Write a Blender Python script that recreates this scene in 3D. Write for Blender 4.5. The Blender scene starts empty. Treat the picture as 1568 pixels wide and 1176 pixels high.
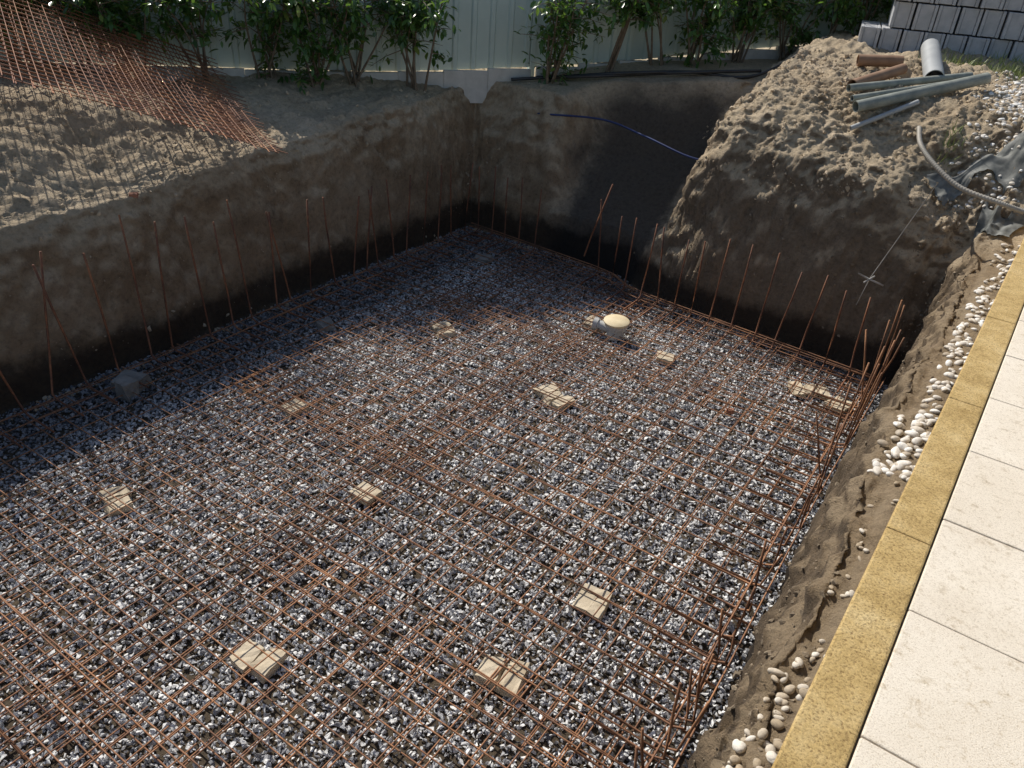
import bpy, math, random
import numpy as np
from mathutils import Vector, Matrix
from mathutils.bvhtree import BVHTree
random.seed(7); rng=np.random.default_rng(11)
D=bpy.data; scene=bpy.context.scene; SC=scene.collection

# ---------------------------------------------------------------- materials
def new_mat(name):
    m=D.materials.new(name); m.use_nodes=True
    nt=m.node_tree; b=nt.nodes['Principled BSDF']; return m,nt,b
def N(nt,t,**kw):
    n=nt.nodes.new(t)
    for k,v in kw.items(): setattr(n,k,v)
    return n
def ramp(nt,stops,fac=None):
    r=N(nt,'ShaderNodeValToRGB'); cr=r.color_ramp
    while len(cr.elements)<len(stops): cr.elements.new(0.5)
    for e,(p,c) in zip(cr.elements,stops):
        e.position=p; e.color=(*c,1) if len(c)==3 else c
    if fac is not None: nt.links.new(fac,r.inputs[0])
    return r
def noise(nt,scale,detail=6,rough=.6,vec=None):
    n=N(nt,'ShaderNodeTexNoise'); n.inputs['Scale'].default_value=scale
    n.inputs['Detail'].default_value=detail; n.inputs['Roughness'].default_value=rough
    if vec is None:
        g=N(nt,'ShaderNodeNewGeometry'); vec=g.outputs['Position']
    nt.links.new(vec,n.inputs['Vector']); return n
def mixc(nt,a,b,fac,mode='MIX'):
    m=N(nt,'ShaderNodeMix',data_type='RGBA',blend_type=mode)
    for sock,v in ((m.inputs[6],a),(m.inputs[7],b),(m.inputs[0],fac)):
        if hasattr(v,'links') or hasattr(v,'is_linked'): nt.links.new(v,sock)
        elif isinstance(v,(int,float)): sock.default_value=v
        else: sock.default_value=(*v,1)
    return m.outputs[2]
def mapr(nt,s,a,b_,c=0.,d=1.):
    m=N(nt,'ShaderNodeMapRange'); m.interpolation_type='SMOOTHSTEP'; nt.links.new(s,m.inputs[0])
    m.inputs[1].default_value=a; m.inputs[2].default_value=b_; m.inputs[3].default_value=c; m.inputs[4].default_value=d
    return m.outputs[0]
def mth(nt,op,a,b_):
    m=N(nt,'ShaderNodeMath',operation=op)
    for i,v in enumerate((a,b_)):
        if isinstance(v,(int,float)): m.inputs[i].default_value=v
        else: nt.links.new(v,m.inputs[i])
    return m.outputs[0]
def bump(nt,b,h,strength,dist):
    bp=N(nt,'ShaderNodeBump'); bp.inputs['Strength'].default_value=strength
    bp.inputs['Distance'].default_value=dist
    nt.links.new(h,bp.inputs['Height']); nt.links.new(bp.outputs[0],b.inputs['Normal'])
def simple(name,c1,c2,scale=12,rough=.8,bs=.4,bd=.01,metal=0,bscale=None):
    m,nt,b=new_mat(name)
    n=noise(nt,scale); r=ramp(nt,[(.3,c1),(.7,c2)],n.outputs[0])
    nt.links.new(r.outputs[0],b.inputs['Base Color'])
    b.inputs['Roughness'].default_value=rough; b.inputs['Metallic'].default_value=metal
    n2=noise(nt,bscale or scale*4,8,.7); bump(nt,b,n2.outputs[0],bs,bd)
    return m

# soil
soil,nt,b=new_mat('soil')
geo=N(nt,'ShaderNodeNewGeometry'); sep=N(nt,'ShaderNodeSeparateXYZ'); nt.links.new(geo.outputs['Position'],sep.inputs[0])
sepn=N(nt,'ShaderNodeSeparateXYZ'); nt.links.new(geo.outputs['Normal'],sepn.inputs[0])
PX,PY,PZ=sep.outputs[0],sep.outputs[1],sep.outputs[2]
n1=noise(nt,2.2,8,.65); n2=noise(nt,26,8,.75); n3=noise(nt,140,4,.7)
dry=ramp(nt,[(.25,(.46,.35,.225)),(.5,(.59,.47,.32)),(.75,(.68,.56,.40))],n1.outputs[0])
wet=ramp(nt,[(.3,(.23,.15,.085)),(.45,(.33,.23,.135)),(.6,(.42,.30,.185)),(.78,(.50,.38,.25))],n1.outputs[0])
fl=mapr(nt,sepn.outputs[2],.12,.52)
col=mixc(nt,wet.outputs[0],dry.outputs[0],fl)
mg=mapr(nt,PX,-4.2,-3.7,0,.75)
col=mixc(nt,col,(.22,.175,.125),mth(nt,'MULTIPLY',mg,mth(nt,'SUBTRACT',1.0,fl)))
# wobbling coordinate for region borders
wx=mth(nt,'ADD',PX,mth(nt,'MULTIPLY',mth(nt,'SUBTRACT',n1.outputs[0],.5),.7))
wz=mth(nt,'ADD',PZ,mth(nt,'MULTIPLY',mth(nt,'SUBTRACT',n1.outputs[0],.5),.5))
# shade of the gully hollow painted into the soil colour
g=mth(nt,'MULTIPLY',mth(nt,'MULTIPLY',mapr(nt,wx,-4.05,-3.7),mapr(nt,wx,-2.65,-2.85)),mth(nt,'MULTIPLY',mapr(nt,PY,6.5,6.6),mapr(nt,wz,1.75,1.4)))
col=mixc(nt,col,(.115,.095,.073),g)
# moist bank under the kerb
bk=mth(nt,'MULTIPLY',mth(nt,'MULTIPLY',mapr(nt,PX,-.5,-.4),mapr(nt,PY,6.5,6.2)),mapr(nt,PZ,1.47,1.35))
col=mixc(nt,col,mixc(nt,col,(.58,.54,.49),1.0,'MULTIPLY'),bk)
# damp foot of the walls
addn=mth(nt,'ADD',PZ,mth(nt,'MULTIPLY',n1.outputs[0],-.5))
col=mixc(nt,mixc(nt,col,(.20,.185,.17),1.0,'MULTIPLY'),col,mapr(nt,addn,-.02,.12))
r2=ramp(nt,[(.32,(.60,.58,.56)),(.5,(.93,.93,.92)),(.68,(1.12,1.10,1.08))],n2.outputs[0])
col=mixc(nt,col,r2.outputs[0],1.0,'MULTIPLY')
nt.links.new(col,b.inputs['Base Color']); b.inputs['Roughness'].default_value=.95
ad=N(nt,'ShaderNodeMath',operation='MULTIPLY_ADD'); nt.links.new(n3.outputs[0],ad.inputs[0]); ad.inputs[1].default_value=.35; nt.links.new(n2.outputs[0],ad.inputs[2])
bump(nt,b,ad.outputs[0],1.0,.035)

clodm=simple('soil_clod',(.36,.27,.175),(.58,.47,.33),5,.95,.8,.02)
def rndmat(name,stops,rough=.75,bs=.3,damp_shade=False):
    m,nt,b=new_mat(name)
    oi=N(nt,'ShaderNodeObjectInfo'); r=ramp(nt,stops,oi.outputs['Random']); 
    tc=N(nt,'ShaderNodeTexCoord'); n=noise(nt,3,6,.7,tc.outputs['Object'])
    r2=ramp(nt,[(.35,(.7,.7,.72)),(.65,(1.15,1.15,1.15))],n.outputs[0])
    c=mixc(nt,r.outputs[0],r2.outputs[0],1.0,'MULTIPLY')
    if damp_shade:   # left and back wall shade painted into the stone colour, with some wetness
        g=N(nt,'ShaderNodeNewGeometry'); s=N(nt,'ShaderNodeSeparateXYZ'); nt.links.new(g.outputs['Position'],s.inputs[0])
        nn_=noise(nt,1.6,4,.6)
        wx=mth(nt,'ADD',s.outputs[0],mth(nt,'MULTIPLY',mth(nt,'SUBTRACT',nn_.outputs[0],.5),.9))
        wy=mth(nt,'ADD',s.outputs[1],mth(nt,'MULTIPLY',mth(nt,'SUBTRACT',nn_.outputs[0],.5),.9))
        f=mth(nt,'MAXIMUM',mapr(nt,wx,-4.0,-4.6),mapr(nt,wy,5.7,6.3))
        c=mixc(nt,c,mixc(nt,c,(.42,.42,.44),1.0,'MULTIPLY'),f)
    nt.links.new(c,b.inputs['Base Color'])
    b.inputs['Roughness'].default_value=rough
    bump(nt,b,n.outputs[0],bs,.1); return m
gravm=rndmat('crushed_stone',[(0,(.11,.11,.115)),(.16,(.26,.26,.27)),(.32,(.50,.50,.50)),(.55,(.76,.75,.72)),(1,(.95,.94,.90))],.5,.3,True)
pebm=rndmat('white_pebble',[(0,(.38,.31,.22)),(.3,(.62,.56,.47)),(.6,(.76,.72,.65)),(1,(.86,.84,.78))],.65,.1)
pebd=rndmat('dusty_pebble',[(0,(.36,.28,.18)),(.5,(.52,.44,.33)),(1,(.72,.67,.58))],.8,.1)

def rustmat(name,a,bb,c):
    m,nt,b=new_mat(name)
    n=noise(nt,4,5,.7); n2=noise(nt,60,4,.7)
    ad=N(nt,'ShaderNodeMath',operation='MULTIPLY_ADD'); nt.links.new(n2.outputs[0],ad.inputs[0]); ad.inputs[1].default_value=.5
    nt.links.new(n.outputs[0],ad.inputs[2])
    r=ramp(nt,[(.5,a),(.72,bb),(.95,c)],ad.outputs[0]); nt.links.new(r.outputs[0],b.inputs['Base Color'])
    b.inputs['Roughness'].default_value=.75; b.inputs['Metallic'].default_value=.1; return m
rust=rustmat('rusty_steel',(.10,.05,.032),(.24,.115,.06),(.44,.21,.095))
rust2=rustmat('red_rusty_steel',(.10,.035,.022),(.22,.085,.04),(.38,.17,.065))
rust_d=rustmat('dark_rusty_steel',(.07,.035,.026),(.18,.075,.04),(.34,.14,.06))

# ---------------------------------------------------------------- numpy noise
TAB=rng.random((64,64,64))
def vn(x,y,z):
    xi=np.floor(x).astype(int); yi=np.floor(y).astype(int); zi=np.floor(z).astype(int)
    fx=x-xi; fy=y-yi; fz=z-zi
    fx=fx*fx*(3-2*fx); fy=fy*fy*(3-2*fy); fz=fz*fz*(3-2*fz)
    def T(a,b_,c): return TAB[(xi+a)&63,(yi+b_)&63,(zi+c)&63]
    c00=T(0,0,0)*(1-fx)+T(1,0,0)*fx; c10=T(0,1,0)*(1-fx)+T(1,1,0)*fx
    c01=T(0,0,1)*(1-fx)+T(1,0,1)*fx; c11=T(0,1,1)*(1-fx)+T(1,1,1)*fx
    return ((c00*(1-fy)+c10*fy)*(1-fz)+(c01*(1-fy)+c11*fy)*fz)*2-1
def fbm(x,y,z,f,o=4,g=.55,ridge=False):
    s=0; a=1; t=0
    for i in range(o):
        v=vn(x*f+17.3*i,y*f+5.1*i,z*f+9.7*i)
        if ridge: v=1-2*np.abs(v)
        s=s+v*a; t+=a; a*=g; f*=2.03
    return s/t
def sm(t): t=np.clip(t,0,1); return t*t*(3-2*t)

# ---------------------------------------------------------------- terrain
def seg(*parts):
    a=[]
    for lo,hi,d in parts: a.append(np.arange(lo,hi-1e-6,d))
    return np.concatenate(a+[np.array([parts[-1][1]])])
xs=seg((-70,-20,5),(-20,-10,.6),(-10,-7,.08),(-7,-5.4,.022),(-5.4,-4.93,.008),(-4.93,-2.9,.03),(-2.9,-.5,.015),(-.5,0.05,.010),(.05,1.2,.07),(1.2,10,.5),(10,70,5))
ys=seg((-70,-10,5),(-10,-2,.3),(-2,0,.05),(0,6,.02),(6,7.6,.010),(7.6,8.8,.022),(8.8,13,.06),(13,25,.6),(25,75,5))
X,Y=np.meshgrid(xs,ys,indexing='ij')
def profile(x,y):
    wob=fbm(x,y,y*0,.9,3)*.05+fbm(x,y,y*0+2,3.5,3)*.03
    yb=np.interp(x,[-5,-3,-2.65,-.34],[6.82,6.68,6.42,6.17])+wob
    e=np.interp(y,[-2,2,4.3,7,9,14],[1.0,1.1,1.26,1.5,1.6,1.6])
    gl=e+.42*sm((-5.2-x)/1.3)*(1-.55*sm((y-3.4)/1.3))+.15*np.exp(-((x+6.3)**2/.5+(y-2.2)**2/1.2))
    gr=np.interp(y,[-2,6.3,7.0,7.6,8.5,10,14],[1.44,1.52,1.90,2.02,2.12,2.12,2.0])
    gr=gr+.07*np.exp(-((x+1.7)**2/.5+(y-7.1)**2/.2))
    gr=gr-.32*sm((x+1.0)/.8)*sm((7.1-y)/.6)
    gg=np.interp(y,[-2,7,8.5,12],[1.4,1.5,1.75,1.9])
    wl=sm((x+4.9)/.5)
    nose=sm((x+2.80+.30*fbm(x,y,y*0+3,1.6,3))/.58)
    G=gl*(1-wl)+gg*wl; G=G*(1-nose)+gr*nose
    def prof(t,px,py): return np.interp(t,px,py)
    wobl=fbm(x*0,y,y*0+8,.7,3)*.06+fbm(x*0,y,y*0+1,3,3)*.045
    pL=prof((-5.0+wobl-x)/.26,[0,.5,.8,1.05,1.6],[0,.62,.88,.98,1])
    wobr=fbm(x*0,y,y*0+5,2.2,4)*.09
    pR=prof((x+.29+wobr)/.19,[0,.3,.65,1.0],[0,.55,.86,1])
    ytop=7.35+(x+4.5)*.62
    tg=(y-yb)/np.maximum(ytop-yb,.25)
    # the gully is a hollow: its foot bites back, then climbs to the fence side
    pG=prof(tg,[0,.06,.30,.62,.85,1.0,1.3],[0,.30,.42,.62,.86,1,1])
    tl=(y-yb)/.42
    pl_=prof(tl,[0,.5,1],[0,.65,1])
    tr=(y-yb)/1.05
    pr_=prof(tr,[0,.06,.15,.26,.5,.75,1],[0,.38,.72,.86,.93,.97,1])
    wg=sm((x+4.15)/.30)
    pB=pl_*(1-wg)+pG*wg; pB=pB*(1-nose)+pr_*nose
    p=np.maximum(np.maximum(pL,pR),pB)
    return G*p, p, nose
Zt,P,NOSE=profile(X,Y)
gx=np.gradient(Zt,xs,axis=0); gy=np.gradient(Zt,ys,axis=1)
nn=np.stack([-gx,-gy,np.ones_like(gx)],-1); nn/=np.linalg.norm(nn,axis=-1,keepdims=True)
inner=((X>-12)&(X<3)&(Y>-4)&(Y<16)).astype(float)
steepm=1-sm((nn[...,2]-.25)/.5)
outp=sm(P/.25)
mound=sm((X+3.0)/.5)*sm((Y-6.3)/.3)*sm((.2-X)/.3+.3)
leftg=sm((-5.15-X)/.25)
pave=sm((X+.03)/.05)*sm((6.6-Y)/.3)
bank=sm((X+.5)/.1)*sm((.02-X)/.06)*sm((6.3-Y)/.2)
amp=.018+.04*(1-steepm)*leftg+.075*mound*(1-.35*steepm)+.012*bank
d=fbm(X,Y,Zt,2.6,6,.62)*amp*1.5
hf=fbm(X,Y,Zt,7,5,.7)
d+=hf*(.040*mound*(1-.4*steepm)+.022*leftg+.022*steepm+.02*bank)
bil=np.abs(vn(X*9,Y*9,Zt*9))+.55*np.abs(vn(X*19+3,Y*19,Zt*19))+.3*np.abs(vn(X*41,Y*41+7,Zt*41))
msk=sm(.5+1.6*fbm(X,Y,Zt,1.4,3))
d+=(bil-.6)*(.042*mound*(.25+.75*msk)*(1-.55*steepm)+.024*leftg*msk+.028*steepm*msk+.035*bank)
cell=fbm(X,Y,Zt*1.6,4,4,.6); d+=(np.round(cell*5)/5-cell)*(.03*mound+.03*leftg+.03)*(1-bank)
d+=np.abs(vn(X*5+Y*5,Y*0+2.,Zt*.8))*.028*steepm*(1-mound)
d-=.02*bank
d*=outp*inner*(1-pave)
d+=(.012*fbm(X,Y,Zt,3,4))*(1-outp)*inner
V=np.stack([X,Y,Zt],-1)+nn*d[...,None]
nx,ny=X.shape
idx=np.arange(nx*ny).reshape(nx,ny)
F=np.stack([idx[:-1,:-1],idx[1:,:-1],idx[1:,1:],idx[:-1,1:]],-1).reshape(-1,4)
def np_mesh(name,verts,faces,mats,smooth=True,link=True,parent=None):
    me=D.meshes.new(name); k=faces.shape[1]
    me.vertices.add(len(verts)); me.vertices.foreach_set('co',np.ascontiguousarray(verts,dtype=np.float32).ravel())
    me.loops.add(faces.size); me.loops.foreach_set('vertex_index',np.ascontiguousarray(faces,dtype=np.int32).ravel())
    me.polygons.add(len(faces)); me.polygons.foreach_set('loop_start',np.arange(0,faces.size,k,dtype=np.int32))
    me.update(calc_edges=True); me.validate()
    for m in mats: me.materials.append(m)
    me.polygons.foreach_set('use_smooth',np.full(len(me.polygons),smooth))
    o=D.objects.new(name,me)
    if link: SC.objects.link(o)
    if parent: o.parent=parent
    return o
Vf=V.reshape(-1,3)
ground=np_mesh('ground',Vf,F,[soil])
bvh=BVHTree.FromPolygons([tuple(v) for v in Vf],F.tolist())
def hz(x,y):
    h=bvh.ray_cast(Vector((x,y,6)),Vector((0,0,-1)))
    return h[0].z if h[0] is not None else 0

# ---------------------------------------------------------------- scatter (geometry-nodes instancing)
def scatter(name,pts,rots,scls,variants,parent=None):
    col=D.collections.new(name+'_variants')
    for v in variants: col.objects.link(v)
    me=D.meshes.new(name); n=len(pts)
    me.vertices.add(n); me.vertices.foreach_set('co',np.asarray(pts,dtype=np.float32).ravel())
    a=me.attributes.new('rot','FLOAT_VECTOR','POINT'); a.data.foreach_set('vector',np.asarray(rots,dtype=np.float32).ravel())
    a=me.attributes.new('scl','FLOAT_VECTOR','POINT'); a.data.foreach_set('vector',np.asarray(scls,dtype=np.float32).ravel())
    a=me.attributes.new('vid','INT','POINT'); a.data.foreach_set('value',rng.integers(0,len(variants),n).astype(np.int32))
    o=D.objects.new(name,me); SC.objects.link(o)
    if parent: o.parent=parent
    g=D.node_groups.new(name+'_gn','GeometryNodeTree')
    g.interface.new_socket('Geometry',in_out='INPUT',socket_type='NodeSocketGeometry')
    g.interface.new_socket('Geometry',in_out='OUTPUT',socket_type='NodeSocketGeometry')
    gi=g.nodes.new('NodeGroupInput'); go=g.nodes.new('NodeGroupOutput')
    ip=g.nodes.new('GeometryNodeInstanceOnPoints'); ci=g.nodes.new('GeometryNodeCollectionInfo')
    ci.inputs['Collection'].default_value=col; ci.inputs['Separate Children'].default_value=True; ci.inputs['Reset Children'].default_value=True
    def na(nm,t):
        q=g.nodes.new('GeometryNodeInputNamedAttribute'); q.data_type=t; q.inputs['Name'].default_value=nm
        return q.outputs['Attribute']
    er=g.nodes.new('FunctionNodeEulerToRotation')
    g.links.new(na('rot','FLOAT_VECTOR'),er.inputs[0]); g.links.new(er.outputs[0],ip.inputs['Rotation'])
    g.links.new(na('scl','FLOAT_VECTOR'),ip.inputs['Scale']); g.links.new(na('vid','INT'),ip.inputs['Instance Index'])
    ip.inputs['Pick Instance'].default_value=True
    g.links.new(gi.outputs[0],ip.inputs['Points']); g.links.new(ci.outputs[0],ip.inputs['Instance'])
    g.links.new(ip.outputs[0],go.inputs[0])
    md=o.modifiers.new('scatter','NODES'); md.node_group=g
    return o
import bmesh
def rock(name,mat,n=12,flat=.7,smooth=False,sub=0,jag=0):
    bm=bmesh.new()
    for i in range(n):
        v=Vector(rng.normal(size=3)).normalized()*random.uniform(.8-jag,1.1); v.z*=flat; v.y*=.8
        bm.verts.new(v*.5)
    r=bmesh.ops.convex_hull(bm,input=bm.verts[:])
    bmesh.ops.delete(bm,geom=[v for v in bm.verts if not v.link_faces],context='VERTS')
    if sub:
        bmesh.ops.subdivide_edges(bm,edges=bm.edges[:],cuts=1,use_grid_fill=True,smooth=1.0)
        for _ in range(2): bmesh.ops.smooth_vert(bm,verts=bm.verts[:],factor=.5,use_axis_x=True,use_axis_y=True,use_axis_z=True)
    me=D.meshes.new(name); bm.to_mesh(me); bm.free(); me.materials.append(mat)
    if smooth: me.polygons.foreach_set('use_smooth',[True]*len(me.polygons))
    return D.objects.new(name,me)
def rr(n): return rng.uniform(0,6.283,(n,3))

# crushed stone bed of the pit
NS=120000
px=rng.uniform(-5.02,-.26,NS); py=rng.uniform(-1.0,6.75,NS)
keep=(py<np.interp(px,[-5,-3,-2.65,-.34],[6.8,6.66,6.42,6.17]))
px=px[keep]; py=py[keep]; n=len(px)
pz=.004+rng.uniform(-.004,.018,n)+.014*fbm(px,py,px*0,2.2,3)
sz=rng.uniform(.018,.040,n)
# stones mostly lie on their flat side
rots=np.stack([rng.normal(0,.55,n),rng.normal(0,.55,n),rng.uniform(0,6.283,n)],-1)
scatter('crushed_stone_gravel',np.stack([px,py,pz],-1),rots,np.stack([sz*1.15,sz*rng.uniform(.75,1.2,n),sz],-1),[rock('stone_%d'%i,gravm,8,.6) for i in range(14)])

# clods on the dug soil, sampled on the real surface (faces too)
pts=[];sc_=[]
def clods(n,x0,x1,y0,y1,s0,s1,zmin=.25,pw=3.0):
    fx=X[:-1,:-1]; fy=Y[:-1,:-1]
    a_=V[1:,:-1]-V[:-1,:-1]; b_=V[:-1,1:]-V[:-1,:-1]
    ar=np.linalg.norm(np.cross(a_,b_),axis=-1)
    m=(fx>x0)&(fx<x1)&(fy>y0)&(fy<y1)&(V[:-1,:-1,2]>zmin)
    w_=(ar*m*np.clip(msk[:-1,:-1],.15,1)).ravel(); w_/=w_.sum()
    ii=rng.choice(w_.size,n,p=w_); i0,j0=np.unravel_index(ii,ar.shape)
    q=V[i0,j0]+a_[i0,j0]*rng.random((n,1))+b_[i0,j0]*rng.random((n,1))
    for p_ in q:
        s=s0*(s1/s0)**(random.random()**pw)
        pts.append(tuple(p_)); sc_.append((s,s*random.uniform(.7,1.2),s*.75))
clods(6000,-2.9,-.2,6.5,8.4,.008,.07,1.2)
clods(5000,-8,-5.2,0,7.2,.007,.06,.9)
clods(900,-5.3,-4.95,0,6.8,.006,.025,.2)
clods(700,-8,-4.5,6.8,8.6,.012,.06)
for i in range(420):
    s=random.uniform(.012,.06); x=random.uniform(-5,-4.88); y=random.uniform(0,6.7)
    if i>260: x=random.uniform(-4.9,-.4); y=float(np.interp(x,[-5,-3,-2.65,-.34],[6.8,6.66,6.42,6.17]))-abs(random.gauss(0,.06))
    pts.append((x,y,hz(x,y)+.01)); sc_.append((s,s,s*.8))
scatter('soil_clods',pts,rr(len(pts)),sc_,[rock('clod_%d'%i,clodm,14,.8,False,0,.15) for i in range(6)])
clodk=simple('moist_soil_clod',(.17,.13,.085),(.32,.25,.17),5,.95,.8,.02)
pts=[];sc_=[]
clods(1600,-2.9,-.2,6.1,6.7,.006,.045,.2)
clods(2400,-.32,-.03,.3,6.4,.006,.05,.1)
scatter('moist_soil_clods',pts,rr(len(pts)),sc_,[rock('mclod_%d'%i,clodk,14,.8,False,0,.15) for i in range(6)])

# white pebbles
pts=[];sc_=[]
def peb(n,fn,s0=.03,s1=.06,dz=.004):
    for i in range(n):
        x,y=fn(); pts.append((x,y,hz(x,y)+dz)); s=random.uniform(s0,s1); sc_.append((s*1.25,s,s*.8))
def curbx(y): return -.02+.033*(y-1.17)
def pscatter(name,mat):
    global pts,sc_
    scatter(name,pts,[(random.uniform(-.5,.5),random.uniform(-.5,.5),random.uniform(0,6.3)) for _ in pts],sc_,[rock('peb_%d'%i,mat,18,.8,True,1) for i in range(6)])
    pts=[];sc_=[]
peb(130,lambda:(lambda y:(curbx(y)-random.uniform(.0,.12),y))(random.uniform(.7,1.85)),.022,.045)
peb(25,lambda:(lambda y:(curbx(y)-random.uniform(.0,.10),y))(random.uniform(1.8,3.0)),.015,.03)
pscatter('dusty_pebbles',pebd)
peb(75,lambda:(lambda y:(curbx(y)-random.uniform(.0,.16),y))(random.uniform(3.0,3.55)),.03,.06)
peb(180,lambda:(lambda y:(curbx(y)-random.uniform(.0,.12),y))(random.uniform(3.5,6.4)),.028,.05)
peb(3500,lambda:(random.uniform(-.55,1.2)+random.uniform(0,.3),random.uniform(6.7,8.9)),.022,.05)
pscatter('white_pebbles',pebm)

# ---------------------------------------------------------------- tubes
def tubes(name,lines,r,mat,sides=5,parent=None,jit=0.0,caps=True):
    VV=[];FF=[];off=0
    for ln in lines:
        rad=r
        if isinstance(ln,tuple): ln,rad=ln
        p=np.array(ln,dtype=float); m=len(p)
        t=np.gradient(p,axis=0); t/=np.linalg.norm(t,axis=1,keepdims=True)+1e-9
        ref=np.array([0,0,1.]) if abs(t[:,2]).mean()<.8 else np.array([1.,0,0])
        u=np.cross(t,ref); u/=np.linalg.norm(u,axis=1,keepdims=True)+1e-9; w=np.cross(t,u)
        an=np.arange(sides)*2*math.pi/sides
        rads=np.asarray(rad)*np.ones(m)
        ring=p[:,None,:]+rads[:,None,None]*(np.cos(an)[None,:,None]*u[:,None,:]+np.sin(an)[None,:,None]*w[:,None,:])
        VV.append(ring.reshape(-1,3))
        i=np.arange(m-1)[:,None]*sides+np.arange(sides)[None,:]
        j=np.arange(m-1)[:,None]*sides+(np.arange(sides)[None,:]+1)%sides
        f=np.stack([i,j,j+sides,i+sides],-1).reshape(-1,4)+off
        FF.append(f)
        if caps:
            for base in (0,(m-1)*sides):
                c=len(VV[-1]); VV[-1]=np.vstack([VV[-1],p[0 if base==0 else -1]])
                k=np.arange(sides)
                FF.append(np.stack([k+base+off,(k+1)%sides+base+off,np.full(sides,c+off),np.full(sides,c+off)],-1))
        off+=len(VV[-1])
    V_=np.vstack(VV); F_=[ (a,b_,c) if c==d else (a,b_,c,d) for a,b_,c,d in np.vstack(FF).tolist()]
    me=D.meshes.new(name); me.from_pydata(V_.tolist(),[],F_); me.materials.append(mat)
    me.polygons.foreach_set('use_smooth',[True]*len(me.polygons))
    o=D.objects.new(name,me); SC.objects.link(o)
    if parent: o.parent=parent
    return o
def spline(P,n=24):
    P=[Vector(p) for p in P]; P=[P[0]*2-P[1]]+P+[P[-1]*2-P[-2]]; out=[]
    for i in range(1,len(P)-2):
        for k in range(n):
            t=k/n; a,b_,c,d=P[i-1],P[i],P[i+1],P[i+2]
            out.append(.5*((2*b_)+(-a+c)*t+(2*a-5*b_+4*c-d)*t*t+(-a+3*b_-3*c+d)*t**3))
    out.append(P[-2]); return [tuple(v) for v in out]

def yback(x): return float(np.interp(x,[-5,-3,-2.65,-.34],[6.72,6.55,6.32,6.10]))
R=.0037
def sheet(x0,x1,y0,y1,z,sx,sy,ox=0,oy=0,clip=True):
    L=[]; seed=random.uniform(0,50)
    ang=random.uniform(-.008,.008)
    def zz(x,y): return z+.012*math.sin(x*1.7+seed)*math.sin(y*1.3+seed*2)
    x=x0+.02+ox
    while x<x1:
        ye=min(y1,yback(x)) if clip else y1
        m=max(4,int((ye-y0)/.35)); ph=random.uniform(0,6)
        L.append([(x+ang*(y-y0)+.004*math.sin(y*2+ph),y,zz(x,y)) for y in np.linspace(y0,ye+random.uniform(-.02,.01),m)]); x+=sx
    y=y0+.04+oy
    while y<y1:
        xe=x1
        if clip:
            while xe>x0 and yback(xe)<y: xe-=.05
        if xe-x0>.3:
            m=max(4,int((xe-x0)/.35)); ph=random.uniform(0,6)
            L.append([(x,y-ang*(x-x0)+.004*math.sin(x*2+ph),zz(x,y)+.008) for x in np.linspace(x0,xe,m)])
        y+=sy
    return L
rm=tubes('rebar_mesh',sheet(-4.9,-2.45,-1.6,3.2,.060,.15,.15)+sheet(-4.9,-2.45,2.85,6.8,.062,.15,.15)
   +sheet(-2.75,-.36,-1.6,2.1,.062,.15,.15)+sheet(-2.75,-.36,1.75,6.4,.060,.15,.15),R,rust)
rm2=tubes('rebar_mesh',sheet(-4.15,-.38,-1.6,.95,.086,.15,.15,.07,.05)+sheet(-4.13,-.38,.62,3.02,.090,.15,.15,.08,.07)
   +sheet(-4.17,-.38,2.72,5.1,.086,.15,.15,.06,.06)+sheet(-4.0,-.38,4.75,6.6,.088,.15,.15,.08,.05),R,rust)
eb=[]
for x,z in ((-4.80,.10),(-4.66,.10),(-.46,.11),(-.37,.11)):
    eb.append([(x+.01*math.sin(y*1.1),y,z+.01*math.sin(y*2)) for y in np.linspace(-1.6,6.1,24)])
for dy,z in ((-.10,.11),(-.22,.11),(-.16,.16)):
    eb.append([(x,yback(x)+dy,z) for x in np.linspace(-4.8,-.4,20)])
tubes('edge_rebar',eb,.005,rust)

def upright(x,y,h,lean=.08,foot=True,dirx=1,diry=0):
    lx=random.gauss(0,lean*.8)*h; ly=random.gauss(0,lean)*h
    p=[]
    if foot: p+= [(x+dirx*.35,y+diry*.35,.10),(x+dirx*.05,y+diry*.05,.095)]
    p+=[(x,y,.12)]
    for t in (.33,.66,1): p.append((x+lx*t+random.gauss(0,.003),y+ly*t+random.gauss(0,.003),.12+(h-.12)*t))
    return p
U=[]
for y,h in [(1.55,1.0),(1.75,1.03),(1.96,1.06),(2.18,1.02),(2.42,1.0),(2.68,1.16),(2.86,1.12),(3.16,1.07),(3.38,.95),(3.55,1.10),(3.84,.9),(4.0,.88),(4.22,.95),(4.5,.92),(4.72,.85),(4.9,.9),(5.05,.85),(5.3,.88),(5.47,.86),(5.75,.88),(6.0,.86),(6.2,.85),(6.4,.85)]:
    U.append(upright(-4.80+random.uniform(-.03,.03),y,h,.07))
tubes('starter_rebar_row',U,.0072,rust_d,6)
U=[]
x=-4.7
while x<-.45:
    if not(-3.9<x<-3.2): U.append(upright(x,yback(x)-.16,.82+random.uniform(-.1,.08),.06,True,0,-1))
    x+=.19+random.uniform(-.03,.03)
tubes('starter_rebar_row',U,.0066,rust_d,6)
U=[]
y=.2
while y<6.1:
    h=.50+.28*(y>4.2)+random.uniform(-.12,.1)
    U.append(upright(-.40+random.uniform(-.03,.02),y,h,.09,True,-1,0))
    if random.random()<.25: U.append(upright(-.38,y+random.uniform(.02,.07),h*random.uniform(.8,1.05),.12,True,-1,0))
    y+=.20+random.uniform(-.03,.03)
tubes('starter_rebar_row',U,.006,rust,6)
tubes('leaning_rebar',[[(-3.28,6.35,.25),(-3.2,6.3,.5),(-3.05,6.3,1.02)]],.007,rust2,6)

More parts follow.
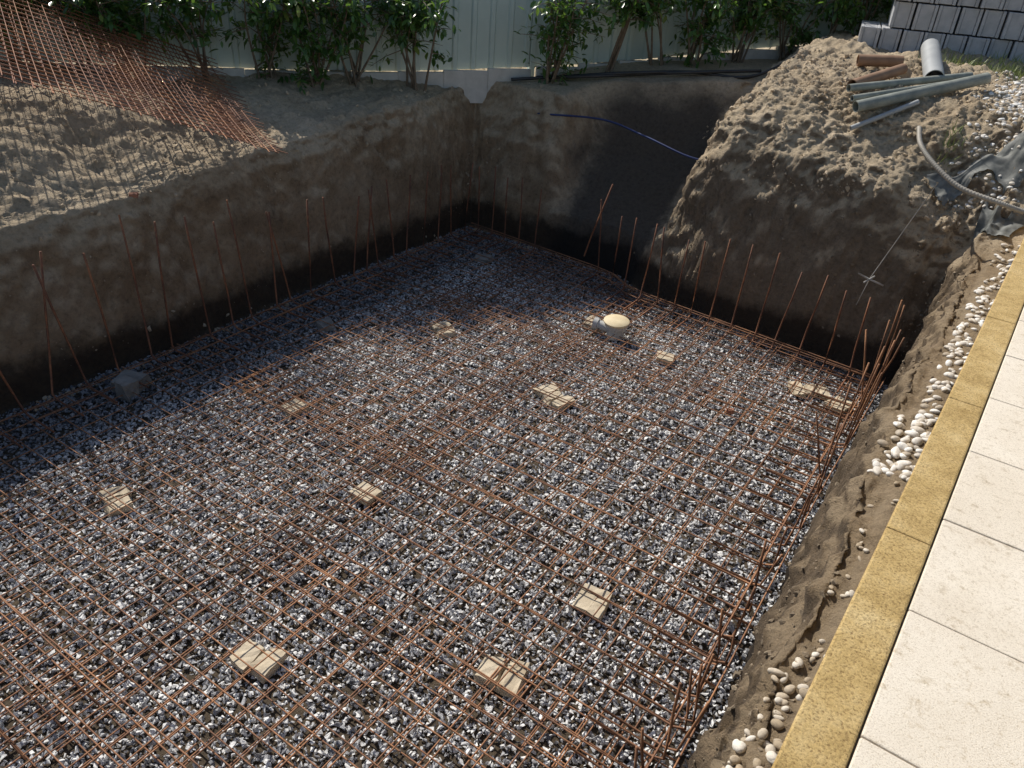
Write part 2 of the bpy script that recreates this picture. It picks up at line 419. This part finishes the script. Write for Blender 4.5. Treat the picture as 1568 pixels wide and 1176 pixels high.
# ---------------------------------------------------------------- stack of mesh sheets on the spoil heap
P1=Vector((-4.77,3.93,1.40)); u=Vector((-.73,-1.5,.60)).normalized(); v=Vector((-1.93,.87,.33)).normalized()
nrm=v.cross(u).normalized()
L=[]
for k in range(3):
    o=P1+nrm*(-.02*k)+u*random.uniform(-.06,.06)+v*random.uniform(-.05,.05)
    if k==2: o=o+u*.1+v*.12
    uu=(u+v*random.uniform(-.015,.015)).normalized(); vv=(v-u*random.uniform(-.015,.015)).normalized()
    def q(a,b_): 
        return tuple(o+uu*a+vv*b_+nrm*(.02*math.sin(a*1.5+k))+Vector((0,0,-.05*math.sin(math.pi*min(1,b_/2.2)))))
    b_=0.0
    while b_<2.25: L.append([q(a,b_) for a in np.linspace(-.04-.05*random.random(),4.6,16)]); b_+=.105
    a=.05
    while a<4.6: L.append([q(a,bb) for bb in np.linspace(-.05-.04*random.random(),2.25,10)]); a+=.105
tubes('rebar_mesh_stack',L,.0036,rust2)

# ---------------------------------------------------------------- spacer blocks
conc=simple('spacer_concrete',(.42,.34,.23),(.62,.53,.39),10,.9,.6,.006,0,60)
concg=simple('grey_rubble',(.16,.15,.13),(.30,.28,.25),10,.9,.5,.004,0,60)
def rough_block(name,pieces,mat):
    bm=bmesh.new()
    for (x,y,z,w,l,h,rot) in pieces:
        r=bmesh.ops.create_cube(bm,size=1)
        M=Matrix.Translation((x,y,z+h/2))@Matrix.Rotation(rot,4,'Z')@Matrix.Diagonal((w,l,h,1))
        for v_ in r['verts']:
            v_.co=Vector(v_.co)+Vector([random.uniform(-.12,.12) for _ in range(2)]+[0])
        bmesh.ops.transform(bm,matrix=M,verts=r['verts'])
    bmesh.ops.subdivide_edges(bm,edges=bm.edges[:],cuts=3,use_grid_fill=True)
    for v_ in bm.verts: v_.co+=Vector([random.uniform(-.004,.004) for _ in range(3)])
    me=D.meshes.new(name); bm.to_mesh(me); bm.free(); me.materials.append(mat)
    o=D.objects.new(name,me); SC.objects.link(o)
    return o
SP=[(-3.63,1.65,2),(-3.60,2.93,1),(-3.57,4.53,2),(-2.59,2.57,1),(-2.29,4.23,3),(-.81,5.61,3),(-1.09,2.66,1),(-1.20,2.01,2),(-2.14,1.40,2),(-1.91,5.34,1),(-4.35,3.95,0),(-4.27,6.05,0),(-.57,5.54,1),(-2.66,5.50,1)]
for x,y,k in SP:
    a=random.uniform(-.5,.5); pcs=[]; nP=max(1,k)
    for i in range(nP):
        w=.19/nP if nP>1 else .15
        if nP==3: w=.085
        pcs.append((x+(i-(nP-1)/2)*(w+.014)*math.cos(a),y+(i-(nP-1)/2)*(w+.014)*math.sin(a),.018,w,.16+random.uniform(-.03,.02),.042,a+random.uniform(-.12,.12)))
    rough_block('concrete_spacer_block',pcs,conc if k else concg)
rough_block('rubble_stone',[(-4.67,2.42,.01,.17,.17,.10,.4),(-4.6,2.34,.01,.12,.1,.13,.1)],concg)
terr=simple('terracotta',(.30,.12,.07),(.42,.2,.12),14,.85,.3,.003)
rough_block('brick_fragment',[(-1.18,4.85,.06,.05,.035,.03,.5)],terr)
rough_block('brick_fragment',[(-5.2,3.0,hz(-5.2,3.0)-.012,.06,.04,.03,.9)],terr)

# ---------------------------------------------------------------- generic lathe
def lathe(name,prof,mat,loc,axis=(0,0,1),seg_=40,parent=None):
    bm=bmesh.new(); rings=[]
    for r,z in prof: rings.append([bm.verts.new((r*math.cos(a),r*math.sin(a),z)) for a in np.arange(seg_)*2*math.pi/seg_])
    for A,B in zip(rings,rings[1:]):
        for i in range(seg_): bm.faces.new((A[i],A[(i+1)%seg_],B[(i+1)%seg_],B[i]))
    bm.faces.new(rings[-1]); bm.faces.new(rings[0][::-1])
    bmesh.ops.recalc_face_normals(bm,faces=bm.faces[:])
    me=D.meshes.new(name); bm.to_mesh(me); bm.free(); me.materials.append(mat)
    me.polygons.foreach_set('use_smooth',[True]*len(me.polygons))
    o=D.objects.new(name,me); SC.objects.link(o); o.location=loc
    o.rotation_euler=Vector(axis).to_track_quat('Z','Y').to_euler()
    es=o.modifiers.new('e','EDGE_SPLIT'); es.split_angle=.7
    if parent: o.parent=parent
    return o
def empty(name,loc=(0,0,0)):
    o=D.objects.new(name,None); SC.objects.link(o); o.location=loc; o.empty_display_size=.1; return o
pvc=simple('grey_pvc',(.30,.31,.31),(.42,.43,.42),5,.45,.1,.002)
pvcl=simple('light_pvc',(.42,.42,.40),(.54,.53,.50),5,.5,.1,.002)
lidm=simple('cream_lid',(.62,.50,.30),(.76,.64,.42),8,.7,.3,.003)
drain=empty('pool_floor_drain')
lathe('sump',[(.07,0),(.07,.10),(.098,.105),(.098,.135),(.08,.14)],pvcl,(-2.42,5.42,.02),parent=drain)
lathe('lid',[(.09,0),(.108,.002),(.110,.016),(.104,.021),(.03,.025)],lidm,(-2.42,5.42,.162),axis=(.02,-.06,1),parent=drain)
lathe('outlet_pipe',[(.04,0),(.04,.13),(.050,.13),(.050,.17),(.038,.17),(.036,.10)],pvcl,(-2.45,5.42,.085),axis=(-1,-.15,.1),parent=drain)

# ---------------------------------------------------------------- kerb and paving
kerbm,nt,b=new_mat('yellow_kerb')
n1=noise(nt,7,8,.7); n2=noise(nt,150,6,.8)
r=ramp(nt,[(.3,(.42,.275,.09)),(.5,(.62,.43,.17)),(.75,(.78,.59,.29))],n1.outputs[0])
r2=ramp(nt,[(.36,(.36,.31,.26)),(.48,(.88,.88,.88)),(.65,(1.12,1.12,1.12))],n2.outputs[0])
nt.links.new(mixc(nt,r.outputs[0],r2.outputs[0],1.,'MULTIPLY'),b.inputs['Base Color']); b.inputs['Roughness'].default_value=.95
bump(nt,b,n2.outputs[0],.7,.009)
pavm,nt,b=new_mat('cream_paving')
n1=noise(nt,3,6,.6); n2=noise(nt,230,5,.85); n4=noise(nt,35,6,.7)
r=ramp(nt,[(.3,(.76,.66,.52)),(.7,(.88,.79,.65))],n1.outputs[0])
r2=ramp(nt,[(.36,(.58,.53,.46)),(.48,(1.0,1.0,1.0)),(.8,(1.04,1.04,1.03))],n2.outputs[0])
r4=ramp(nt,[(.30,(.66,.60,.50)),(.45,(1,1,1))],n4.outputs[0])
c=mixc(nt,r.outputs[0],r2.outputs[0],1.,'MULTIPLY'); c=mixc(nt,c,r4.outputs[0],.8,'MULTIPLY')
nt.links.new(c,b.inputs['Base Color']); b.inputs['Roughness'].default_value=.85
bump(nt,b,n2.outputs[0],.6,.005)
joint=simple('joint_sand',(.10,.085,.06),(.2,.17,.12),30,.95)
M0=Matrix.Translation((-.02,1.17,0))@Matrix.Rotation(-.033,4,'Z')
def boxes(name,bx,mat,bev=.004,M=Matrix(),parent=None,jit=0.,segs=2):
    bm=bmesh.new()
    for x0,x1,y0,y1,z0,z1 in bx:
        r=bmesh.ops.create_cube(bm,size=1)
        T=Matrix.Translation(((x0+x1)/2+random.gauss(0,jit),(y0+y1)/2+random.gauss(0,jit),(z0+z1)/2))@Matrix.Rotation(random.gauss(0,jit*2),4,'Z')@Matrix.Diagonal((x1-x0,y1-y0,z1-z0,1))
        bmesh.ops.transform(bm,matrix=T,verts=r['verts'])
    me=D.meshes.new(name); bm.to_mesh(me); bm.free(); me.transform(M); me.materials.append(mat)
    o=D.objects.new(name,me); SC.objects.link(o)
    if bev:
        bv=o.modifiers.new('b','BEVEL'); bv.width=bev; bv.segments=segs
    if parent: o.parent=parent
    return o
kb=[]
y=-3.0
while y<5.9: kb.append((0,.128,y,y+.998,1.25,1.502)); y+=1.0
boxes('kerb',kb,kerbm,.006,M0)
pv=[]
for i in range(-8,9):
    for j in range(8):
        dz=random.uniform(-.0015,.0015)
        pv.append((.133+j*.478,.133+j*.478+.473,.21+i*.478,.21+i*.478+.4735,1.44,1.499+dz))
boxes('paving',pv,pavm,.004,M0)
boxes('paving_bed',[(.1285,4.0,-3.6,4.6,1.40,1.488)],joint,0,M0)

# ---------------------------------------------------------------- fence
fdir=Vector((3.95,4.88,0)).normalized(); fn=Vector((-fdir.y,fdir.x,0))
A=Vector((-6.11,6.06,0))
_s=np.linspace(-6,9,31); _z=[]
for s in _s:
    p=A+fdir*float(s); _z.append(hz(p.x,p.y))
_z=np.convolve(np.pad(_z,3,'edge'),np.ones(7)/7,'valid')
def fz(s): return float(np.interp(s,_s,_z))+.02
fencem=simple('pale_green_sheet_metal',(.46,.54,.48),(.56,.64,.57),2,.5,.1,.002)
kconc=simple('fence_plinth_concrete',(.50,.48,.43),(.65,.62,.56),9,.9,.4,.004)
fence=empty('fence')
FH=1.2
def panels(s0,s1):
    prof=[];s=s0
    while s<s1:
        for ds,dd in ((0,0),(.10,0),(.115,.022),(.155,.022),(.17,0)): prof.append((s+ds,dd))
        s+=.2
    V_=[];F_=[]
    for s,dd in prof:
        p=A+fdir*s-fn*dd
        V_+= [(p.x,p.y,fz(s)+.03),(p.x,p.y,fz(s)+FH)]
    for i in range(len(prof)-1): F_.append((2*i,2*i+2,2*i+3,2*i+1))
    me=D.meshes.new('panels'); me.from_pydata(V_,[],F_); me.materials.append(fencem)
    o=D.objects.new('panels',me); SC.objects.link(o); o.parent=fence
    so=o.modifiers.new('s','SOLIDIFY'); so.thickness=.002
panels(-6,8.4)
ang=math.atan2(fdir.y,fdir.x)
MF=Matrix.Translation(A)@Matrix.Rotation(ang,4,'Z')
posts=[];pl=[]
s=-6.
while s<8.4:
    posts.append((s-.03,s+.03,-.02,.07,fz(s)-.2,fz(s)+FH+.04))
    for q_ in range(4):
        a_=s+.033+q_*.4835; zt=fz(a_+.24)
        pl.append((a_,a_+.4815,-.10,-.045,zt-.3,zt+.03))
    s+=2.0
boxes('posts',posts,fencem,.003,MF,fence)
boxes('plinth',pl,kconc,.004,MF,fence)

# ---------------------------------------------------------------- laurel hedge
leafm,nt,b=new_mat('laurel_leaf')
oi=N(nt,'ShaderNodeObjectInfo')
r=ramp(nt,[(0,(.03,.07,.018)),(.5,(.06,.125,.03)),(.9,(.10,.19,.045)),(1,(.24,.27,.06))],oi.outputs['Random'])
nt.links.new(r.outputs[0],b.inputs['Base Color']); b.inputs['Roughness'].default_value=.28
tr=N(nt,'ShaderNodeBsdfTranslucent'); tr.inputs[0].default_value=(.20,.36,.05,1)
mx=N(nt,'ShaderNodeMixShader'); mx.inputs[0].default_value=.3
nt.links.new(b.outputs[0],mx.inputs[1]); nt.links.new(tr.outputs[0],mx.inputs[2])
nt.links.new(mx.outputs[0],nt.nodes['Material Output'].inputs[0])
bark=simple('shrub_bark',(.12,.09,.06),(.24,.18,.12),20,.9)
def leaf(name,curve):
    V_=[];F_=[]
    prof=[(0,.0),(.12,.10),(.35,.19),(.6,.2),(.82,.12),(1,.0)]
    for t,w in prof:
        z=-curve*t*t
        V_+=[(t,-w,z+.06*w/.2),(t,0,z),(t,w,z+.06*w/.2)]
    for i in range(len(prof)-1):
        k=i*3; F_+=[(k,k+3,k+4,k+1),(k+1,k+4,k+5,k+2)]
    me=D.meshes.new(name); me.from_pydata(V_,[],F_); me.materials.append(leafm)
    me.polygons.foreach_set('use_smooth',[True]*len(me.polygons))
    return D.objects.new(name,me)
LV=[leaf('leaf_a',.1),leaf('leaf_b',.25),leaf('leaf_c',-.05),leaf('leaf_d',.4)]
def shrub(s,dep,hgt,wid,lo,dens):
    base=A+fdir*s-fn*dep; bz=hz(base.x,base.y)
    while bz<1.4 and dep>.1:
        dep-=.05; base=A+fdir*s-fn*dep; bz=hz(base.x,base.y)
    if bz<1.3: return
    par=empty('laurel_shrub')
    stems=[];tips=[]
    for k in range(random.randint(5,8)):
        dx=random.uniform(-1,1)*wid; dy=random.uniform(-.12,.30)
        p0=Vector((base.x,base.y,bz-.05))+Vector((random.uniform(-.08,.08),random.uniform(-.08,.08),0))
        top=base+fdir*dx-fn*dy*1.0; top=Vector((top.x,top.y,bz+hgt*random.uniform(.7,1)))
        mid=p0.lerp(top,.5)+Vector((random.uniform(-.08,.08),random.uniform(-.08,.08),.1))
        ln=spline([p0,mid,top],7); m=len(ln)
        stems.append((ln,np.linspace(.014,.004,m)))
        for _ in range(9):
            t=random.uniform(lo/hgt,1)**.8; q0=Vector(ln[int(t*(m-1))])
            d_=Vector((random.gauss(0,1),random.gauss(0,1),random.uniform(-.4,.8))).normalized()
            L_=random.uniform(.14,.38); q1=q0+d_*L_
            stems.append(([tuple(q0),tuple(q0.lerp(q1,.5)+Vector((0,0,.02))),tuple(q1)],np.array([.005,.004,.002])))
            tips.append((q0,q1))
    st=tubes('stems',stems,.01,bark,5,par,caps=False)
    pp=[];ro=[];sc=[]
    for q0,q1 in tips:
        for _ in range(int(dens*random.uniform(.5,1.4))):
            t=random.uniform(.25,1.05); c=q0.lerp(q1,t)
            pp.append(tuple(c+Vector([random.gauss(0,.035) for _ in range(3)])))
            dirv=((q1-q0).normalized()*.6+Vector([random.gauss(0,.7) for _ in range(3)])); dirv.z-=.15
            e=dirv.to_track_quat('X','Z').to_euler(); ro.append((e.x+random.gauss(0,.3),e.y,e.z))
            l=random.uniform(.055,.11); sc.append((l,l*random.uniform(.85,1.1),l))
    scatter('foliage',pp,ro,sc,LV,par)
s=-4.6
while s<7.9:
    shrub(s,random.uniform(.20,.36),random.uniform(.9,1.15),random.uniform(.28,.5),random.choice([.06,.15,.3,.45]),15)
    s+=random.uniform(.38,.74) if s<4.5 else random.uniform(.3,.5)

# ---------------------------------------------------------------- concrete blocks
blockm=simple('grey_concrete_block',(.34,.35,.36),(.48,.48,.49),12,.9,.5,.004,0,90)
def block_mesh(bx):
    out=[]
    for x,y,z,w,d,h in bx:
        t=.03
        out+= [(x,x+t,y,y+d,z,z+h),(x+w-t,x+w,y,y+d,z,z+h),(x+t+.001,x+w-t-.001,y+.018,y+d-.018,z+.002,z+h-.002)]
    return out
bl=[]
for c in range(5):
    n0=0 if c<1 else 1
    for i in range(n0,15):
        for j in range(2):
            if c==4 and random.random()<.3: continue
            bl.append((i*.205+(.06 if c%2 else 0)+random.uniform(-.004,.004),j*.42+random.uniform(-.03,.03)-(.12*max(0,i-5)/9),c*.252,.190,.40,.241))
zb=hz(-1.6,9.5)
MB=Matrix.Translation((-1.92,9.35,zb-.02))@Matrix.Rotation(.22,4,'Z')
boxes('concrete_block_stack',block_mesh(bl),blockm,.004,MB,segs=1)

# ---------------------------------------------------------------- pipes and bits on the mound
def on(x,y,dz): return (x,y,hz(x,y)+dz)
def rest(x0,y0,x1,y1,r):
    ts=np.linspace(0,1,25); h=np.array([hz(x0+(x1-x0)*t,y0+(y1-y0)*t) for t in ts])
    a=np.polyfit(ts,h,1); off=np.percentile(h-np.polyval(a,ts),85)+r
    return (x0,y0,a[1]+off),(x1,y1,a[0]+a[1]+off)
def pipe2(name,a,b_,r,mat,wall=.006):
    a=Vector(a); b_=Vector(b_); L_=(b_-a).length
    bm=bmesh.new(); n=28; P_=[(r-wall,0),(r,0),(r,L_),(r-wall,L_)]
    rings=[[bm.verts.new((q*math.cos(t),q*math.sin(t),z)) for t in np.arange(n)*2*math.pi/n] for q,z in P_]
    for k in range(4):
        A_,B_=rings[k],rings[(k+1)%4]
        for i in range(n): bm.faces.new((A_[i],A_[(i+1)%n],B_[(i+1)%n],B_[i]))
    bmesh.ops.recalc_face_normals(bm,faces=bm.faces[:])
    me=D.meshes.new(name); bm.to_mesh(me); bm.free(); me.materials.append(mat)
    me.polygons.foreach_set('use_smooth',[True]*len(me.polygons))
    o=D.objects.new(name,me); SC.objects.link(o); o.location=a
    o.rotation_euler=(b_-a).to_track_quat('Z','Y').to_euler()
    es=o.modifiers.new('e','EDGE_SPLIT'); es.split_angle=.8
    return o
pg=simple('weathered_grey_pvc',(.16,.175,.155),(.32,.33,.28),9,.6,.3,.004)
bp=simple('brown_clay_pipe',(.20,.11,.06),(.33,.2,.12),8,.7,.2,.002)
pipe2('pvc_pipe',*rest(-1.30,6.90,-.52,7.75,.045),.045,pg)
pipe2('pvc_pipe',*rest(-1.42,7.05,-.66,7.95,.03),.03,pg)
pipe2('pvc_pipe',*rest(-1.36,6.98,-.56,7.90,.028),.025,pg)
pipe2('pvc_pipe',*rest(-1.28,6.84,-.9,7.2,.02),.02,pvc)
pipe2('drain_pipe',*rest(-.90,7.72,-1.12,8.6,.08),.08,pvc)
pipe2('clay_pipe',*rest(-1.25,8.15,-1.6,8.0,.055),.05,bp)
pipe2('clay_pipe',*rest(-1.42,7.15,-1.19,7.9,.045),.045,bp)
hosem=simple('grey_corrugated_hose',(.28,.25,.20),(.40,.36,.30),6,.6,.2,.002)
hp=[on(-.80,6.95,.03),(-.775,6.72,max(1.86,hz(-.775,6.72)+.03)),(-.71,6.52,1.79),(-.57,6.38,1.70),(-.35,6.27,1.60),(-.07,6.22,1.56),(.08,6.24,1.53)]
ln=spline(hp,40); rad=np.array([.017+.0025*math.sin(i*2.1) for i in range(len(ln))])
tubes('corrugated_hose',[(ln,rad)],.02,hosem,10)
blue=simple('dark_blue_cable',(.02,.03,.10),(.03,.05,.16),6,.5,.1,.001)
blk=simple('black_poly_pipe',(.02,.02,.02),(.045,.045,.045),6,.5,.1,.001)
tubes('blue_water_pipe',[spline([(-4.55,7.2,1.28),(-4.34,7.1,1.31),(-3.65,7.12,1.37),(-3.13,7.05,1.31),(-2.60,7.0,1.22),(-2.2,7.2,1.2)],14)],.010,blue,8)
bp_=[spline([on(-4.9,7.3,.03),on(-4.4,7.55,.04),on(-3.9,7.85,.05),on(-3.3,8.3,.04),on(-2.7,8.65,.05),on(-2.2,9.2,.03)],10),
     spline([on(-4.7,7.5,.03),on(-4.2,7.6,.06),on(-3.7,8.05,.03),on(-3.2,8.3,.05),on(-2.7,8.8,.05)],10)]
tubes('black_poly_pipe',bp_,.017,blk,8)
wirem=simple('tie_wire',(.30,.29,.27),(.5,.48,.44),6,.5,.1,.001)
tubes('marker_string_line',[[(-.50,6.35,1.58),(-.71,6.15,.84),(-.74,6.10,.62)],([(-.80,6.13,.86),(-.71,6.13,.835),(-.60,6.13,.815)],.007),([(-.74,6.13,.80),(-.68,6.13,.87)],.007)],.0035,wirem,6)
geom_,nt,b=new_mat('geotextile_plastic'); b.inputs['Roughness'].default_value=.6; b.inputs['Specular IOR Level'].default_value=.25
nz=noise(nt,14,5,.6); rc=ramp(nt,[(.35,(.085,.09,.085)),(.7,(.22,.22,.20))],nz.outputs[0]); nt.links.new(rc.outputs[0],b.inputs['Base Color'])
def crumple(name,x0,y0,w,l,rot,mat,h=.07):
    m=46
    a,b2=np.meshgrid(np.linspace(-.5,.5,m),np.linspace(-.5,.5,m),indexing='ij')
    xx=a*w; yy=b2*l
    ca,sa=math.cos(rot),math.sin(rot)
    wx=x0+xx*ca-yy*sa; wy=y0+xx*sa+yy*ca
    hh=np.abs(fbm(wx,wy,wx*0+x0,4,2,.5,True))*h+fbm(wx,wy,wx*0,14,2,.5,True)*h*.12
    wx=wx+fbm(wx,wy,wx*0+3,4,2)*.12; wy=wy+fbm(wx,wy,wx*0+7,4,2)*.12
    zz=np.array([hz(p,q) for p,q in zip(wx.ravel(),wy.ravel())]).reshape(wx.shape)+.012+hh
    for _ in range(3): zz[1:-1,1:-1]=(zz[:-2,1:-1]+zz[2:,1:-1]+zz[1:-1,:-2]+zz[1:-1,2:])/4
    V_=np.stack([wx,wy,zz],-1).reshape(-1,3); id_=np.arange(m*m).reshape(m,m)
    F_=np.stack([id_[:-1,:-1],id_[1:,:-1],id_[1:,1:],id_[:-1,1:]],-1).reshape(-1,4)
    o=np_mesh(name,V_,F_,[mat]); return o
crumple('crumpled_plastic_sheet',-.28,6.80,.45,.20,.5,geom_)
crumple('crumpled_plastic_sheet',-.05,6.55,.30,.18,-.3,geom_,.09)
# grass tufts
grm,nt,b=new_mat('grass'); oi=N(nt,'ShaderNodeObjectInfo')
r=ramp(nt,[(0,(.10,.16,.03)),(1,(.28,.32,.08))],oi.outputs['Random']); nt.links.new(r.outputs[0],b.inputs['Base Color'])
def blade(nm,c):
    V_=[(-.03,0,0),(.03,0,0),(-.022,c*.3,.5),(.022,c*.3,.5),(0,c,1)]
    me=D.meshes.new(nm); me.from_pydata(V_,[],[(0,1,3,2),(2,3,4)]); me.materials.append(grm); return D.objects.new(nm,me)
pp=[];ro=[];sc=[]
for cx,cy,rd,nb in [(-.35,8.9,.35,500),(.1,9.3,.5,700),(-.55,6.95,.07,60),(-.9,9.0,.25,200),(-4.6,7.9,.3,60)]:
    for _ in range(nb):
        x=cx+random.gauss(0,rd*.6); y=cy+random.gauss(0,rd*.6)
        pp.append((x,y,hz(x,y)-.005)); ro.append((random.gauss(0,.35),random.gauss(0,.35),random.uniform(0,6.3))); l=random.uniform(.05,.13); sc.append((l*.9,l,l))
scatter('grass',pp,ro,sc,[blade('b1',.2),blade('b2',.5),blade('b3',-.3)])

# ---------------------------------------------------------------- light
sd=Vector((-.92,.39,0)).normalized(); el=math.radians(44)
tosun=Vector((sd.x*math.cos(el),sd.y*math.cos(el),math.sin(el)))
sun=D.lights.new('sun','SUN'); sun.energy=5.0; sun.angle=math.radians(.5); sun.color=(1,.95,.87)
so=D.objects.new('sun',sun); SC.objects.link(so); so.rotation_euler=tosun.to_track_quat('Z','Y').to_euler(); so.location=(-6,4,12)
w=D.worlds.new('World'); scene.world=w; w.use_nodes=True; nt=w.node_tree
sky=nt.nodes.new('ShaderNodeTexSky'); sky.sky_type='NISHITA'; sky.sun_disc=False; sky.sun_elevation=el
sky.sun_rotation=math.atan2(sd.x,sd.y)
nt.links.new(sky.outputs[0],nt.nodes['Background'].inputs[0]); nt.nodes['Background'].inputs[1].default_value=.10

# ---------------------------------------------------------------- camera
c_,s_=.858,.514; hv=Vector((-.533,.846,0)); R0=Vector((.846,.533,0))
Fw=hv*c_+Vector((0,0,-s_)); U0=hv*s_+Vector((0,0,c_))
k=.0748; q=.9972
Xc=(R0*q+U0*k).normalized(); Zc=-Fw.normalized(); Yc=Zc.cross(Xc).normalized(); Xc=Yc.cross(Zc)
cam=D.cameras.new('camera'); cam.lens=36*1178/1568; cam.sensor_width=36; cam.clip_end=300; cam.clip_start=.05
co=D.objects.new('camera',cam); SC.objects.link(co)
M=Matrix((Xc,Yc,Zc)).transposed().to_4x4(); M.translation=Vector((0,0,3.0)); co.matrix_world=M
scene.camera=co
scene.view_settings.view_transform='Standard'
try: scene.view_settings.look='None'
except: pass
scene.view_settings.exposure=0
